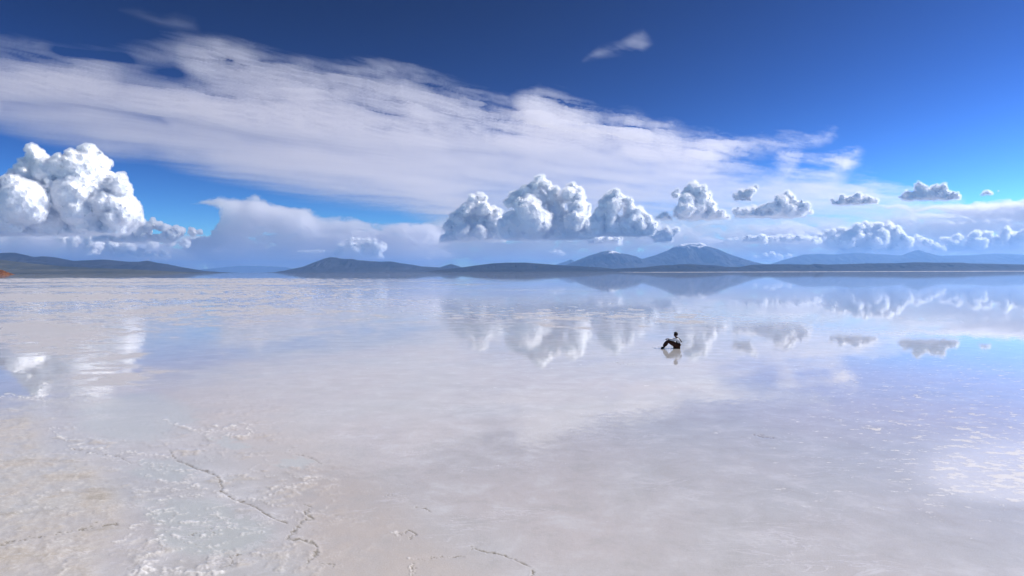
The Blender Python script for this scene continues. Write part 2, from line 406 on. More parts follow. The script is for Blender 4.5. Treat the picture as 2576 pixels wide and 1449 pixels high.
# soft clouds: closed bodies of thin ice or mist whose thickness varies; real distance, size and depth
def lens_body(name, T, P, axis, mat):
    nr, nc = T.shape
    occ = T > 0
    keep = occ[:-1, :-1] | occ[1:, :-1] | occ[:-1, 1:] | occ[1:, 1:]
    A = P + axis * (T * 0.5)[..., None]; B = P - axis * (T * 0.5)[..., None]
    q = grid_faces(nr, nc, keep)
    V = np.concatenate([A.reshape(-1, 3), B.reshape(-1, 3)])
    Q = np.concatenate([q, q[:, ::-1] + nr * nc])
    used = np.unique(Q); re = np.zeros(len(V), int); re[used] = np.arange(len(used))
    V = V[used]; Q = re[Q]
    org = V.mean(0)
    o = mesh_np(name, V - org, Q, mat); o.location = org
    return o

step = 2.6
gx = np.arange(-420, 2900, step); gy = np.arange(-60, 600, step)
PX, PY = np.meshgrid(gx, gy)
x, y = PX.ravel(), PY.ravel()
ALT = 9500.0
Pc = on_plane(PX, PY, ALT)
a0 = on_plane(200, 160, ALT); a1 = on_plane(1500, 400, ALT)
flow = (a1 - a0)[:2]; flow /= np.linalg.norm(flow)
PU = (Pc[..., 0] * flow[0] + Pc[..., 1] * flow[1]).ravel(); PVv = (-Pc[..., 0] * flow[1] + Pc[..., 1] * flow[0]).ravel()
warp = fbm(np.stack([PU / 22000, PVv / 9000], 1), 5) 
warp2 = fbm(np.stack([PU / 16000 + 40, PVv / 6000 + 7], 1), 6, 0.6)
main = [(-420,60),(-100,70),(60,85),(150,105),(300,115),(420,105),(560,105),(640,128),(720,152),(800,156),(870,162),(960,165),(1040,178),(1150,208),(1230,242),(1278,258),(1300,238),(1340,224),(1400,236),(1480,264),(1510,287),(1560,278),(1605,278),(1650,302),(1700,298),(1740,322),(1800,332),(1850,346),(1950,344),(2080,348),(2000,368),(1930,384),(1860,396),(1840,412),(1900,425),(1945,418),(1965,395),(2003,396),(2012,420),(2080,412),(2098,392),(2150,390),(2152,425),(2135,450),(2200,456),(2262,466),(2330,490),(2420,505),(2440,540),(2300,590),(1700,610),(1400,610),(1100,575),(1000,528),(900,512),(800,498),(700,480),(640,465),(560,448),(480,428),(400,404),(370,396),(260,394),(190,366),(100,352),(0,325),(-150,300),(-420,260)]
sd = seg_dist(x + warp * 26, y + warp2 * 20, main, True)
soft_top = 42 + 0 * x
D = sm(-22, 62, sd + 14 * warp2)
low = sm(430, 560, y) * sm(1000, 1250, x)
D *= 1 - 0.40 * low
# thinner, bluer windows between the bands
thin = np.exp(-(seg_dist(x + warp * 45, y + warp2 * 22, [(300, 215), (560, 190), (820, 190), (1000, 215), (1180, 250)]) / 34) ** 2) * 0.45
thin += np.exp(-(seg_dist(x + warp * 45, y + warp2 * 22, [(-150, 125), (100, 130), (330, 150), (430, 165)]) / 55) ** 2) * 0.86
thin += np.exp(-(seg_dist(x + warp * 45, y + warp2 * 22, [(0, 262), (220, 272), (420, 310)]) / 15) ** 2) * 0.5
thin += np.exp(-(seg_dist(x + warp * 45, y + warp2 * 22, [(150, 125), (320, 130)]) / 25) ** 2) * 0.3
D *= np.clip(1 - thin, 0, 1)
# denser, whiter bands
band = np.exp(-(seg_dist(x + warp * 45, y + warp2 * 22, [(480, 120), (640, 165), (760, 190)]) / 18) ** 2) * 0.35
band += np.exp(-(seg_dist(x + warp * 45, y + warp2 * 22, [(0, 225), (180, 195), (330, 225), (600, 300), (1100, 370)]) / 30) ** 2) * 0.35
band += np.exp(-(seg_dist(x + warp * 45, y + warp2 * 22, [(1300, 300), (1500, 340), (1750, 380)]) / 45) ** 2) * 0.3
dark = np.exp(-(seg_dist(x + warp * 45, y + warp2 * 22, [(560, 430), (760, 400), (1000, 440), (1150, 500)]) / 40) ** 2) * 1.0
yc = np.interp(x, [-400, 0, 600, 1300, 2100, 2900], [190, 215, 300, 390, 425, 430])
upper = sm(50, -40, y - yc)
ed = (1 - sm(20, 160, sd)) * (0.25 + 0.75 * upper)
q1 = np.stack([PU / 16000 + warp * 0.5, PVv / 5200 + warp2 * 0.5], 1); q2 = np.stack([PU / 5200 + warp2 * 1.2, PVv / 2100 + warp * 1.1], 1)
tex = (0.75 + 0.4 * fbm(q1, 5, 0.5)) * (1 + ed * (1.15 * fbm(q2, 6, 0.62) - 0.12)) + 0.10 * fbm(q2 * 0.6 + 9, 5, 0.5)
f0 = on_plane(820, 120, ALT); f1 = on_plane(1130, 250, ALT); fl2 = (f1 - f0)[:2]; fl2 /= np.linalg.norm(fl2)
U2 = (Pc[..., 0] * fl2[0] + Pc[..., 1] * fl2[1]).ravel(); V2 = (-Pc[..., 0] * fl2[1] + Pc[..., 1] * fl2[0]).ravel()
feather = 1 - 1.7 * np.abs(fbm(np.stack([U2 / 9000 + warp * 0.8, V2 / 1900 + warp2 * 1.3], 1) + 21, 6, 0.62))
hi = upper * sm(420, 300, y)
tex = tex * (1 + hi * 0.75 * (feather - 0.35))
tex = np.clip(tex, 0.02, 1.7)
T = D * tex * (1 + band) + 0.5 * D ** 2 * dark
EL = ray(PX, PY)[..., 2].ravel()
T *= 330.0 * np.clip(EL / 0.2, 0.15, 1.2) ** 0.8
T = np.where(D < 0.004, 0, T)
o = lens_body('cirrus_cloud', T.reshape(PX.shape), Pc, np.array([0, 0, 1.0]), ICE)
tag(o, 'huge streaked cirrus sheet slanting down across the sky from upper left', 'cloud')

def wisp(lab, poly, soft, amp, sc=1.0):
    s_ = seg_dist(x + warp2 * 14, y + warp * 12, poly, True)
    d_ = sm(-soft * 0.3, soft, s_)
    t_ = d_ * np.clip(0.6 + 0.9 * fbm(np.stack([PU / 6000 * sc, PVv / 2500 * sc], 1) + 3.3, 5, 0.6), 0, 2) * amp
    t_ = np.where(d_ < 0.004, 0, t_)
    tag(lens_body('cirrus_cloud', t_.reshape(PX.shape), Pc, np.array([0, 0, 1.0]), ICE), lab, 'cloud')
wisp('faint wisp of cirrus alone in the upper right blue', [(1510, 115), (1560, 100), (1590, 80), (1615, 75), (1640, 110), (1620, 130), (1560, 135), (1470, 150)], 24, 130)
wisp('faint blue grey wisp near the top left', [(310, 28), (360, 25), (410, 45), (450, 40), (500, 55), (505, 85), (450, 88), (400, 70)], 30, 60)

# distant anvil and rain-veiled banks, vertical bodies far behind the mountains
def bank(lab, poly, dist, thick, soft, seed, name='cloud_bank', wx=18, wy=14, noise=0.5, mat=None, fade=None, bx=(-500, 3000), by=(380, 684), st=2.6):
    dist *= KS; thick *= KS
    bxs = np.arange(bx[0], bx[1], st); bys = np.arange(by[0], by[1], st)
    QX, QY = np.meshgrid(bxs, bys); u, v = QX.ravel(), QY.ravel()
    p = np.stack([u / 120, v / 60], 1) + seed * 7.7
    w1 = fbm(p, 5, 0.6); w2 = fbm(p + 50, 5, 0.6)
    s_ = seg_dist(u + w1 * wx, v + w2 * wy, poly, True)
    d_ = sm(0, soft, s_)
    bil = 1 - 1.6 * np.abs(fbm(np.stack([u / 60 + w1 * 0.3, v / 34 + w2 * 0.3], 1) + seed, 5, 0.55))
    t_ = d_ * np.clip(0.35 + 0.65 * bil + noise * fbm(np.stack([u / 150, v / 46], 1) + seed, 4, 0.5), 0.16, 2) * thick
    if fade is not None: t_ = t_ * fade(u, v)
    t_ = np.where(d_ < 0.004, 0, t_)
    P_ = at_dist(QX, QY, dist)
    return tag(lens_body(name, t_.reshape(QX.shape), P_, np.array([0, 1.0, 0]), mat or BANK), lab, 'cloud')

bank('wide anvil shaped cloud with grey core left of centre', [(465,512),(560,498),(640,490),(700,512),(745,528),(800,538),(880,545),(920,556),(1000,558),(1100,562),(1160,600),(1080,650),(900,680),(700,683),(560,683),(440,640),(470,600),(530,580),(550,552),(520,530)], 135000, 7000, 26, 31)
bank('low grey stratus bank along the horizon behind the left mountains', [(-500,560),(0,566),(150,572),(350,580),(420,590),(520,592),(600,600),(800,600),(1000,590),(1100,600),(1150,640),(1100,683),(300,683),(-500,683)], 145000, 6000, 30, 32)
bank('bright white streak of cloud near the right edge', [(2180,512),(2300,518),(2420,512),(2576,500),(3000,490),(3000,560),(2576,556),(2440,548),(2330,532),(2230,530)], 140000, 5500, 16, 35)
bank('blue grey veil of cloud behind the central cumulus towers', [(1010,585),(1050,572),(1100,545),(1180,525),(1300,520),(1450,530),(1600,540),(1800,545),(2000,545),(2200,535),(2300,515),(2420,505),(2576,500),(3000,500),(3000,684),(900,684),(960,650),(1010,640),(990,620)], 150000, 5000, 50, 33)

# ------------------------------------------------------------------ salt flat: one sheet out to the horizon
def g(px, py):
    p = on_plane(np.array(px, float), np.array(py, float), 0.0); return p[..., 0], p[..., 1]
hp = np.concatenate([np.geomspace(0.052, 3, 40), np.geomspace(3.1, 60, 90)[:], np.arange(62, 840, 2.0), np.array([900, 1100, 1500, 2500, 5000, 12000])])
rad = (EYE[2] * F / hp)[::-1]
th_in = np.arange(-42, 42.01, 0.085)
th = np.radians(np.concatenate([np.arange(-180, -42.5, 3.0), th_in, np.arange(45, 180.1, 3.0)]))
RR, TH = np.meshgrid(rad, th, indexing='ij')
GX = RR * np.sin(TH); GY = RR * np.cos(TH)
nr, nc = GX.shape
fx, fy = GX.ravel(), GY.ravel()
near = (np.hypot(fx, fy) < 90) & (np.abs(TH.ravel()) < 0.8)
print('ground', nr, nc)
Z = np.zeros(nr * nc)
# back-project to the survey frame, where the plates and cracks were traced
dx, dy, dz = fx, fy, -EYE[2]
cxm = dx * RT[0] + dy * RT[1] + dz * RT[2]; cym = dx * UP[0] + dy * UP[1] + dz * UP[2]; czm = np.maximum(dx * fwd[0] + dy * fwd[1] + dz * fwd[2], 0.01)
SX = W / 2 + F * cxm / czm; SY = H / 2 - F * cym / czm
P2 = np.stack([fx, fy], 1)
r_ = np.hypot(fx, fy)
n1 = np.zeros(nr * nc); n2 = n1.copy()
idx = np.where(near)[0]
n1[idx] = fbm(P2[idx] * 0.9, 5); n2[idx] = fbm(P2[idx] * 4.0 + 31, 5, 0.6)
n3 = np.zeros(nr * nc); n3[idx] = fbm(P2[idx] * 11.0 + 3, 3, 0.6)
dry = np.zeros(nr * nc); crack_shadow = dry.copy(); rim = dry.copy(); pool = dry.copy()
ix = SX[idx]; iy = SY[idx]; m1, m2, m3 = n1[idx], n2[idx], n3[idx]
wxx = ix + m1 * 26 + m2 * 16; wyy = iy + m1 * 14 + m2 * 9
dryp = [(-900, 1010), (-300, 1000), (0, 1002), (90, 1015), (145, 1060), (140, 1110), (190, 1125), (300, 1140), (290, 1180), (330, 1230), (350, 1290), (330, 1350), (290, 1400), (260, 1500), (-900, 1600)]
sdr = seg_dist(wxx, wyy, dryp, True)
dry[idx] = np.clip(sm(-10, 70, sdr) * (0.75 + 0.5 * m1 + 0.35 * m2), 0, 1)
# second, patchy zone of half dry crust between the edge and the long crack
zp = np.exp(-(seg_dist(ix, iy, [(180, 1100), (420, 1180), (600, 1130), (700, 1220), (480, 1300), (420, 1430), (700, 1440)]) / 120) ** 2)
dry[idx] = np.maximum(dry[idx], zp * sm(0.05, 0.55, m1 * 0.6 + m2 * 0.5) * 0.8)
CRACKS_SHADOW = [[(425,1130),(445,1160),(475,1170),(500,1182),(530,1190),(555,1205),(562,1240),(590,1258),(625,1268),(650,1280),(665,1292),(690,1305),(720,1315)],
          [(780,1275),(770,1295),(788,1303),(755,1312),(750,1330),(725,1350),(728,1358),(760,1360),(795,1370),(800,1392),(785,1405),(765,1418)],
          [(560,1425),(585,1418),(580,1400),(605,1395)],
          [(0,1372),(60,1358),(130,1345),(200,1335),(250,1325),(300,1318)],
          [(1190,1378),(1215,1388),(1240,1392),(1290,1405),(1340,1430),(1345,1460)],
          [(1040,1450),(1045,1410),(1100,1402),(1160,1400),(1190,1378)],
          [(740,1140),(790,1155),(810,1168)],
          [(1005,1345),(1030,1335),(1050,1345),(1030,1355)],[(1045,1275),(1075,1280),(1080,1287)],[(960,1248),(985,1245)],
          [(1900,1096),(1925,1099),(1950,1103)],[(2360,1154),(2410,1158)],
          [(180,1130),(230,1140),(300,1150),(330,1165)],[(460,1352),(500,1340),(535,1330),(540,1350)],[(810,1420),(840,1418),(843,1430)],[(1648,877),(1682,876.5)],[(1550,914),(1580,917),(1600,918)]]  # next-to-last stroke: the seated person's cast shadow, painted dark like a crack
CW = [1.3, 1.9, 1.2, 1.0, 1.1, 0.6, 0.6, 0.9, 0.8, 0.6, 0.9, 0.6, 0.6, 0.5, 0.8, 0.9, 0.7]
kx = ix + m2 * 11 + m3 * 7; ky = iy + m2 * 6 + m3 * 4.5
for c, w in zip(CRACKS_SHADOW, CW):
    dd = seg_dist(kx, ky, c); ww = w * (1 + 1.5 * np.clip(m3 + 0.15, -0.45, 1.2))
    crack_shadow[idx] = np.maximum(crack_shadow[idx], (1 - sm(ww * 0.45, ww * 1.5 + 0.3, dd)) * sm(-0.45, 0.1, m2 + m3 * 0.5 + 0.2))
    rim[idx] = np.maximum(rim[idx], (1 - sm(w, w * 6, dd)) * 0.30 * sm(-0.4, 0.5, m3 + m1))
# faint network of crust edges over the near left
cell = P2[idx] / 1.35 + np.stack([m1, m2], 1) * 0.35
ci = np.floor(cell).astype(int); b1 = np.full(len(idx), 9.0); b2 = b1.copy()
for ox in (-1, 0, 1):
    for oy in (-1, 0, 1):
        c_ = ci + (ox, oy); h_ = PERM[PERM[c_[:, 0] & 511] + (c_[:, 1] & 511)]
        d_ = np.hypot(*((c_ + 0.5 + GR[h_][:, :2] * 0.48 - cell).T))
        b2 = np.minimum(b2, np.maximum(b1, d_)); b1 = np.minimum(b1, d_)
edge = 1 - sm(0.0, 0.075, (b2 - b1))
zn = np.maximum(np.exp(-(((ix - 520) / 330) ** 2 + ((iy - 1300) / 190) ** 2)), 0.7 * np.exp(-(((ix - 100) / 300) ** 2 + ((iy - 1280) / 220) ** 2)))
rim[idx] = np.maximum(rim[idx], edge * zn * sm(-0.5, 0.3, m2 + 0.4 * m1) * 0.8)
crack_shadow[idx] = np.maximum(crack_shadow[idx], (1 - sm(0.0, 0.022, b2 - b1)) * zn * sm(0.0, 0.5, m1 - m2 * 0.3 + 0.1) * 0.75)
# clusters of standing crystals along the front
zc = np.exp(-(seg_dist(ix, iy, [(345, 1449), (400, 1350), (415, 1290)]) / 26) ** 2) + np.exp(-(seg_dist(ix, iy, [(380, 1449), (560, 1440)]) / 22) ** 2) + 0.8 * np.exp(-(seg_dist(ix, iy, [(180, 1130), (300, 1150), (480, 1190)]) / 16) ** 2)
rim[idx] = np.maximum(rim[idx], np.clip(zc, 0, 1) * sm(0.15, 0.6, m2 * 0.7 + m3 * 0.7))
# flooded shallow pools among the crust
for (cx_, cy_, ax_, ay_) in ((340, 1050, 160, 62), (480, 1290, 120, 45), (540, 1345, 150, 60), (400, 1180, 90, 26), (585, 1118, 34, 12), (740, 1165, 60, 16)):
    pool[idx] = np.maximum(pool[idx], sm(1.15, 0.7, np.hypot((ix + m2 * 22 + m1 * 30 - cx_) / ax_, (iy + m2 * 9 + m1 * 12 - cy_) / ay_)))
dry *= 1 - pool * 0.95
RIMS = [[(145,1062),(150,1100),(190,1122),(300,1140),(420,1150)],[(0,1000),(60,1002),(120,1012)],[(370,1200),(420,1215),(500,1220)],[(290,1380),(350,1330),(400,1290),(430,1240),(500,1225),(560,1250)],[(420,1060),(520,1095),(560,1080),(640,1072)],[(400,1350),(410,1390),(380,1430),(330,1449)],[(640,1262),(720,1230),(770,1215),(800,1205)],[(1040,1410),(1040,1449)],[(1000,1340),(1005,1360)],[(440,1330),(480,1320),(545,1320),(560,1345),(480,1365),(440,1350)],[(380,1449),(450,1440),(520,1449)],[(560,1080),(620,1078),(640,1090),(600,1100),(560,1095),(555,1085)]]
for c in RIMS:
    dd = seg_dist(ix + m2 * 22 + m3 * 9, iy + m2 * 12 + m3 * 6, c)
    rim[idx] = np.maximum(rim[idx], (1 - sm(0.5, 6, dd)) * sm(-0.1, 0.6, m2 * 0.7 + m3 * 0.8 + m1 * 0.3 + 0.2) * 0.85)
Z += dry * 0.011 + rim * 0.011 - crack_shadow * 0.009
Z[idx] += 0.004 * n2[idx] * (dry[idx] + 0.25)
V = np.stack([fx, fy, Z], 1)

def salt_mat():
    m, t, b, o = new_mat('wet_salt')
    L = t.links.new
    geo = N(t, 'ShaderNodeNewGeometry')
    def noise(scale, detail=6, rough=0.6, vec=None, sc3=None, dist=0.0):
        n = N(t, 'ShaderNodeTexNoise'); setin(n, Scale=(1.0 if sc3 else scale), Detail=float(detail), Roughness=rough, Distortion=dist)
        if sc3:
            mp = N(t, 'ShaderNodeMapping'); mp.inputs['Scale'].default_value = sc3
            L(geo.outputs['Position'], mp.inputs[0]); L(mp.outputs[0], n.inputs['Vector'])
        else: L(geo.outputs['Position'], n.inputs['Vector'])
        return n.outputs[0]
    def ramp(v, a, b_, c0=0.0, c1=1.0):
        n = N(t, 'ShaderNodeMapRange'); n.interpolation_type = 'SMOOTHSTEP'
        n.inputs[1].default_value = a; n.inputs[2].default_value = b_; n.inputs[3].default_value = c0; n.inputs[4].default_value = c1
        L(v, n.inputs[0]); return n.outputs[0]
    def math_(op, a, b_=None, clamp=False):
        n = N(t, 'ShaderNodeMath', operation=op, use_clamp=clamp)
        for i, q in enumerate((a, b_)):
            if q is None: continue
            if isinstance(q, (int, float)): n.inputs[i].default_value = q
            else: L(q, n.inputs[i])
        return n.outputs[0]
    def mixc(f, c1, c2):
        n = N(t, 'ShaderNodeMix', data_type='RGBA')
        if isinstance(f, float): n.inputs[0].default_value = f
        else: L(f, n.inputs[0])
        for i, c in ((6, c1), (7, c2)):
            if isinstance(c, tuple): n.inputs[i].default_value = (*c, 1)
            else: L(c, n.inputs[i])
        return n.outputs[2]
    A = {k: N(t, 'ShaderNodeAttribute', attribute_name=k).outputs['Fac'] for k in ('dry', 'crack_shadow', 'rim', 'far', 'pool', 'crystal_glare', 'warm')}
    big = noise(0.12, 5, 0.55, dist=0.4)
    mid = noise(1.1, 7, 0.66, dist=0.3)
    fine = noise(9.0, 6, 0.68)
    grain = noise(55.0, 3, 0.6)
    col = mixc(ramp(big, 0.35, 0.65), (0.46, 0.465, 0.465), (0.51, 0.465, 0.45))
    col = mixc(ramp(mid, 0.48, 0.72), col, (0.58, 0.57, 0.57))
    col = mixc(math_('MULTIPLY', ramp(mid, 0.50, 0.34), 0.55), col, (0.40, 0.385, 0.365))
    col = mixc(math_('MULTIPLY', A['dry'], ramp(mid, 0.30, 0.62)), col, (0.425, 0.375, 0.315))
    col = mixc(math_('MULTIPLY', A['dry'], ramp(fine, 0.50, 0.72)), col, (0.60, 0.585, 0.55))
    col = mixc(math_('MULTIPLY', math_('MULTIPLY', A['dry'], ramp(noise(0.0, 6, 0.6, sc3=(0.5, 1.6, 1.0)), 0.55, 0.68)), 0.75), col, (0.30, 0.265, 0.21))
    col = mixc(math_('MULTIPLY', A['warm'], ramp(mid, 0.3, 0.6, 0.35, 0.8)), col, (0.485, 0.415, 0.355))
    col = mixc(math_('MULTIPLY', A['pool'], 0.75), col, (0.45, 0.485, 0.475))
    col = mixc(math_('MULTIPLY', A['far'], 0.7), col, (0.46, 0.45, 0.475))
    col = mixc(math_('MULTIPLY', A['rim'], 0.9), col, (0.70, 0.68, 0.66))
    col = mixc(math_('MULTIPLY', A['crack_shadow'], 0.85), col, (0.17, 0.145, 0.095))  # dark cracks, and the person's shadow painted in the same colour
    # thin filaments of salt under the film
    fl = noise(0.0, 6, 0.62, sc3=(0.9, 2.4, 1.0), dist=0.8)
    fil = math_('ABSOLUTE', math_('SUBTRACT', fl, 0.5))
    filf = math_('MULTIPLY', ramp(fil, 0.028, 0.004), ramp(noise(0.35, 4, 0.6), 0.48, 0.62))
    col = mixc(math_('MULTIPLY', filf, 0.5), col, (0.66, 0.64, 0.66))
    col = mixc(math_('MULTIPLY', ramp(A['crystal_glare'], 0.9, 1.6), 0.8), col, (0.76, 0.76, 0.78))  # sun glare at the lower right, painted as whiter salt
    # fine salt grain
    col = mixc(ramp(grain, 0.35, 0.65, 0.0, 0.32), col, (0.62, 0.61, 0.61))
    L(col, b.inputs['Base Color'])
    b.inputs['Roughness'].default_value = 0.7
    b.inputs['Specular IOR Level'].default_value = 0.25
    # crystals that stand out of the water film
    n1 = noise(2.3, 6, 0.68); patch = noise(0.055, 4, 0.55, dist=0.6)
    cry = ramp(math_('ADD', math_('ADD', n1, math_('MULTIPLY', patch, 0.55)), math_('MULTIPLY', A['crystal_glare'], 0.10)), 0.95, 1.02)
    g2 = noise(0.0, 5, 0.7, sc3=(2.2, 4.4, 1.0))
    cry2 = math_('MULTIPLY', ramp(math_('ADD', g2, math_('MULTIPLY', A['crystal_glare'], 0.08)), 0.67, 0.71), ramp(A['crystal_glare'], 0.1, 0.5))
    cry = math_('MAXIMUM', cry, cry2)
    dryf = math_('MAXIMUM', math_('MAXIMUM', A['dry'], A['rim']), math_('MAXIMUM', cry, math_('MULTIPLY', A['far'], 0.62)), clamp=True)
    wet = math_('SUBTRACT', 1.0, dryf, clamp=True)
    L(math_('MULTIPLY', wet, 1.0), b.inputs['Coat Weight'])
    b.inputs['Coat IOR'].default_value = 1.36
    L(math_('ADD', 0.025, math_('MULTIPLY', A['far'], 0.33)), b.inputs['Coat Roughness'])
    rp = N(t, 'ShaderNodeBump'); rp.inputs['Strength'].default_value = 0.06; rp.inputs['Distance'].default_value = 0.006
    L(noise(0.0, 3, 0.5, sc3=(1.0, 3.0, 1.0)), rp.inputs['Height']); L(rp.outputs[0], b.inputs['Coat Normal'])
    col2 = mixc(math_('MULTIPLY', cry, 0.7), col, (0.66, 0.65, 0.67)); L(col2, b.inputs['Base Color'])
    bp = N(t, 'ShaderNodeBump'); bp.inputs['Strength'].default_value = 0.5; bp.inputs['Distance'].default_value = 0.02
    hgt = math_('ADD', math_('ADD', math_('MULTIPLY', mid, 0.6), math_('MULTIPLY', fine, 0.35)), math_('ADD', math_('MULTIPLY', grain, 0.06), math_('MULTIPLY', math_('MAXIMUM', cry, math_('MULTIPLY', filf, 0.5)), 0.35)))
    L(hgt, bp.inputs['Height']); L(bp.outputs[0], b.inputs['Normal'])
    return m
far = np.zeros(nr * nc)
warm = np.zeros(nr * nc); warm[idx] = sm(-60, 90, seg_dist(ix + m1 * 60, iy + m1 * 40, [(380, 950), (560, 960), (740, 1030), (900, 1150), (1050, 1300), (1300, 1500), (780, 1500), (760, 1300), (600, 1180), (430, 1060)], True)) * 0.9
crystal_glare = (sm(1500, 2500, SX) * sm(860, 930, SY) * sm(1449, 1150, SY) + 1.2 * np.exp(-(((SX - 2600) / 260) ** 2 + ((SY - 1200) / 80) ** 2))) * (r_ > 5) * (czm > 1)  # crystal zone, plus a patch for the painted sun glare
pix = np.where((r_ > 14) & (np.abs(TH.ravel()) < 0.8) & (r_ < 3500))[0]
SH = EYE[2] * F / np.maximum(r_, 1)
fX, fY = SX[pix], SY[pix]; q = P2[pix]
nb = fbm(q / 26.0 + 5, 5, 0.6); ns = fbm(q / 4.5 + 77, 5, 0.6)
nf = fbm(q / np.array([1.9, 1.1]) + 40, 4, 0.6) * (r_[pix] < 160)
nl = fbm(q / np.array([120.0, 45.0]) + 11, 4, 0.55)
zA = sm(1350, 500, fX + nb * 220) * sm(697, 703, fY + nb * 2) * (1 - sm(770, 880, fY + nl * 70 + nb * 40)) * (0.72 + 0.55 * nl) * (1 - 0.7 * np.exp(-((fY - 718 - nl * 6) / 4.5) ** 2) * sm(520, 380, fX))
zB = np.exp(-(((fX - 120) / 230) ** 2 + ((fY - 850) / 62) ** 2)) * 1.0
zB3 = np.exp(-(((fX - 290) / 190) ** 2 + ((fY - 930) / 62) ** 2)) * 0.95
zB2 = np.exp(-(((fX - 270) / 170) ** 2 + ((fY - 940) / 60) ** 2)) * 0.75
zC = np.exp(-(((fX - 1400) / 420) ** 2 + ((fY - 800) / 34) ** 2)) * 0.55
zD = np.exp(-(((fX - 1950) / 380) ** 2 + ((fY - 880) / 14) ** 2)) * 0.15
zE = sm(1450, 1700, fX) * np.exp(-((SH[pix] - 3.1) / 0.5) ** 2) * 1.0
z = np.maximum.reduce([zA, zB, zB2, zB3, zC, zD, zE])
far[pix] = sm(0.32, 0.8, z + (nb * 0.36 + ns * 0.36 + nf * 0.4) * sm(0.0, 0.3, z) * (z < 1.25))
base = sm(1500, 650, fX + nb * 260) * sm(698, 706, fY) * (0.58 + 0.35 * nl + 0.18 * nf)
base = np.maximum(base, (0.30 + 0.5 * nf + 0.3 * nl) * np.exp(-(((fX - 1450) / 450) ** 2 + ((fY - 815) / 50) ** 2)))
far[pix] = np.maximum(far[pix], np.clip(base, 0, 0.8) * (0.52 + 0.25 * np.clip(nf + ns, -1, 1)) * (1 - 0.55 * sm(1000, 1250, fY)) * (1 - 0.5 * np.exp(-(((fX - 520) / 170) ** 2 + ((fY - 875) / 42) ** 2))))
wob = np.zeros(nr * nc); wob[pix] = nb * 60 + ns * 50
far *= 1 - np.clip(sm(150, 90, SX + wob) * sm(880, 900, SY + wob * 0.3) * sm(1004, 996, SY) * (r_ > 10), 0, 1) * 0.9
o = mesh_np('ground', V, grid_faces(nr, nc)[:, ::-1], salt_mat(), attrs={'dry': dry, 'crack_shadow': crack_shadow, 'rim': rim, 'far': far, 'pool': pool, 'crystal_glare': crystal_glare, 'warm': warm})
tag(o, kind='structure')

# ------------------------------------------------------------------ the seated person
def plain(name, c, rough=0.85, spec=0.2):
    m, t, b, o = new_mat(name)
    no = N(t, 'ShaderNodeTexNoise'); setin(no, Scale=40.0, Detail=4.0)
    mx = N(t, 'ShaderNodeMix', data_type='RGBA'); mx.inputs[6].default_value = (*[v * 0.8 for v in c], 1); mx.inputs[7].default_value = (*[min(1, v * 1.15) for v in c], 1)
    t.links.new(no.outputs[0], mx.inputs[0]); t.links.new(mx.outputs[2], b.inputs['Base Color'])
    b.inputs['Roughness'].default_value = rough; b.inputs['Specular IOR Level'].default_value = spec
    return m
def skin(name, nodes, edges, mat, root, parent=None, sub=2):
    """nodes: name -> (x, y, z, radius_a[, radius_b]); one continuous skinned surface"""
    keys = list(nodes); ix_ = {k: i for i, k in enumerate(keys)}
    me = bpy.data.meshes.new(name)
    me.from_pydata([nodes[k][:3] for k in keys], [(ix_[a], ix_[b]) for a, b in edges], [])
    ob = bpy.data.objects.new('tmp', me); COL.objects.link(ob)
    md = ob.modifiers.new('s', 'SKIN'); md.use_smooth_shade = True
    for i, k in enumerate(keys):
        v = me.skin_vertices[0].data[i]; r = nodes[k][3:]
        v.radius = (r[0], r[1] if len(r) > 1 else r[0]); v.use_root = (k == root)
    sb = ob.modifiers.new('b', 'SUBSURF'); sb.levels = sub
    dg = bpy.context.evaluated_depsgraph_get()
    me2 = bpy.data.meshes.new_from_object(ob.evaluated_get(dg)); me2.name = name
    bpy.data.objects.remove(ob)
    me2.materials.clear(); me2.materials.append(mat)
    o = bpy.data.objects.new(name, me2); COL.objects.link(o)
    if parent: o.parent = parent
    return o
SKINM = plain('skin', (0.13, 0.065, 0.04), 0.6, 0.35); HAIR = plain('dark_hair', (0.02, 0.013, 0.01)); SHIRT = plain('pale_shirt', (0.62, 0.64, 0.68))
PANTS = plain('dark_trousers', (0.06, 0.022, 0.012)); SHOE = plain('dark_shoe', (0.015, 0.012, 0.010)); JACK = plain('dark_jacket', (0.045, 0.028, 0.014))
nodes = {'pelvis': (0.04, 0, 0.12, 0.13, 0.12), 'belly': (0.10, 0, 0.26, 0.125, 0.11), 'chest': (0.07, 0, 0.40, 0.14, 0.115), 'collar': (0.0, 0, 0.515, 0.075, 0.07),
         'neck': (-0.045, 0, 0.575, 0.05, 0.05), 'jaw': (-0.085, 0, 0.635, 0.062, 0.062), 'skull': (-0.082, 0, 0.715, 0.083, 0.078), 'crown': (-0.075, 0, 0.775, 0.06, 0.055), 'nose': (-0.165, 0, 0.685, 0.014, 0.014)}
edges = [('pelvis', 'belly'), ('belly', 'chest'), ('chest', 'collar'), ('collar', 'neck'), ('neck', 'jaw'), ('jaw', 'skull'), ('skull', 'crown'), ('skull', 'nose')]
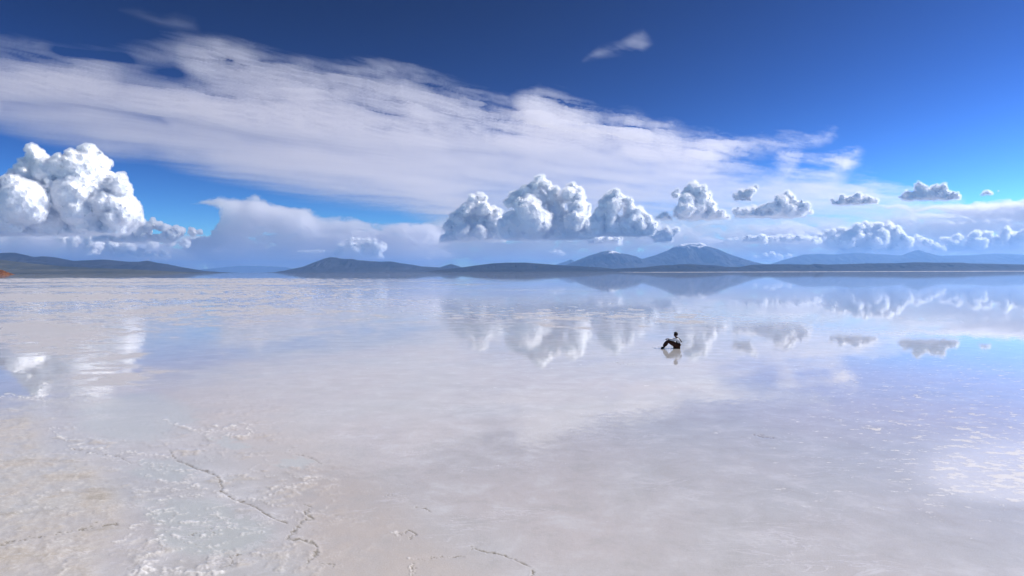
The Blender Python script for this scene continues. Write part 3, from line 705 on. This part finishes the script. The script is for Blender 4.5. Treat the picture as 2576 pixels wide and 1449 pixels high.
for s_, n_ in ((-1, 'a'), (1, 'b')):
    o_ = 0.045 * s_
    nodes.update({'hip' + n_: (0.0, 0.085 * s_, 0.11, 0.09), 'thigh' + n_: (-0.22, 0.10 * s_, 0.26, 0.078), 'knee' + n_: (-0.44 + o_, 0.10 * s_, 0.405, 0.058), 'calf' + n_: (-0.54 + o_, 0.10 * s_, 0.27, 0.055), 'ankle' + n_: (-0.655 + o_, 0.10 * s_, 0.085, 0.038), 'heel' + n_: (-0.64 + o_, 0.10 * s_, 0.04, 0.032), 'toe' + n_: (-0.80 + o_, 0.11 * s_, 0.03, 0.028),
                  'shoulder' + n_: (0.01, 0.165 * s_, 0.475, 0.062), 'elbow' + n_: (-0.20, 0.19 * s_, 0.43, 0.046), 'wrist' + n_: (-0.43, 0.10 * s_, 0.475, 0.027), 'palm' + n_: (-0.495, 0.075 * s_, 0.478, 0.034, 0.017)})
    edges += [('pelvis', 'hip' + n_), ('hip' + n_, 'thigh' + n_), ('thigh' + n_, 'knee' + n_), ('knee' + n_, 'calf' + n_), ('calf' + n_, 'ankle' + n_), ('ankle' + n_, 'heel' + n_), ('heel' + n_, 'toe' + n_),
              ('chest', 'shoulder' + n_), ('shoulder' + n_, 'elbow' + n_), ('elbow' + n_, 'wrist' + n_), ('wrist' + n_, 'palm' + n_)]
    for k in range(4):
        y0 = (0.075 + (k - 1.5) * 0.019) * s_; L_ = (0.030, 0.036, 0.033, 0.026)[k]
        nodes['f%d%s' % (k, n_)] = (-0.525 - L_ * 0.4, y0, 0.474, 0.0095); nodes['g%d%s' % (k, n_)] = (-0.535 - L_, y0 * 1.02, 0.452, 0.0085); nodes['h%d%s' % (k, n_)] = (-0.532 - L_, y0 * 1.03, 0.428, 0.0075)
        edges += [('palm' + n_, 'f%d%s' % (k, n_)), ('f%d%s' % (k, n_), 'g%d%s' % (k, n_)), ('g%d%s' % (k, n_), 'h%d%s' % (k, n_))]
    nodes['t0' + n_] = (-0.475, 0.035 * s_, 0.470, 0.011); nodes['t1' + n_] = (-0.51, 0.018 * s_, 0.455, 0.009)
    edges += [('palm' + n_, 't0' + n_), ('t0' + n_, 't1' + n_)]
person = skin('person', nodes, edges, SKINM, 'pelvis')
def grow(names, e, f):
    d = {}
    for k in names:
        r = nodes[k][3:]; d[k] = (*nodes[k][:3], *[q + f for q in r])
    return d
sh = grow(['pelvis', 'belly', 'chest', 'collar', 'shouldera', 'shoulderb', 'elbowa', 'elbowb', 'wrista', 'wristb'], None, 0.014)
sh['pelvis'] = (0.09, 0, 0.17, 0.13, 0.125)
skin('shirt', sh, [e for e in edges if e[0] in sh and e[1] in sh], SHIRT, 'chest', person)
tk = [k + n_ for n_ in 'ab' for k in ('hip', 'thigh', 'knee', 'calf', 'ankle')] + ['pelvis']
tr = grow(tk, None, 0.030)
for n_ in 'ab':
    for k_, dz_, r_n in (('hip', 0.02, 0.135), ('thigh', 0.0, 0.135), ('knee', -0.015, 0.088), ('calf', 0.0, 0.105), ('ankle', 0.015, 0.075)):
        v_ = tr[k_ + n_]; tr[k_ + n_] = (v_[0], v_[1], v_[2] + dz_, r_n)
skin('trousers', tr, [e for e in edges if e[0] in tr and e[1] in tr], PANTS, 'pelvis', person)
for n_ in 'ab':
    fk = grow(['ankle' + n_, 'heel' + n_, 'toe' + n_], None, 0.026)
    skin('shoe', fk, [('ankle' + n_, 'heel' + n_), ('heel' + n_, 'toe' + n_)], SHOE, 'heel' + n_, person)
jk = {'a': (-0.10, 0, 0.24, 0.17, 0.14), 'b': (0.07, 0, 0.19, 0.19, 0.18), 'c': (0.155, 0, 0.29, 0.15, 0.09), 'd': (0.07, 0, 0.11, 0.17, 0.10)}
skin('jacket', jk, [('a', 'b'), ('b', 'c'), ('b', 'd')], JACK, 'b', person)
st = {'a': (-0.02, -0.09, 0.565, 0.022), 'b': (0.06, -0.14, 0.52, 0.024), 'c': (0.15, -0.15, 0.42, 0.026), 'd': (0.215, -0.12, 0.31, 0.03)}
skin('strap', st, [('a', 'b'), ('b', 'c'), ('c', 'd')], JACK, 'b', person)
Vh, Th = ico(4)
nh = fbm(Vh * 4.0 + 5, 4)
keep_ = Vh[:, 2] * 0.8 + Vh[:, 0] * 0.75 + 0.12 + nh * 0.1
Rh = np.where(keep_ > 0, 1.0 + nh * 0.08, 0.8)
Hv = Vh * Rh[:, None] * np.array([0.112, 0.098, 0.118]) + np.array([-0.066, 0, 0.722])
ho = mesh_np('hair', Hv, Th, HAIR); ho.parent = person
pg = on_plane(np.array(1703.0), np.array(876.5), 0.0)
person.location = (pg[0], pg[1], 0.0)
tag(person, 'person sitting on the wet salt with knees drawn up, in pale shirt and dark trousers', 'person')
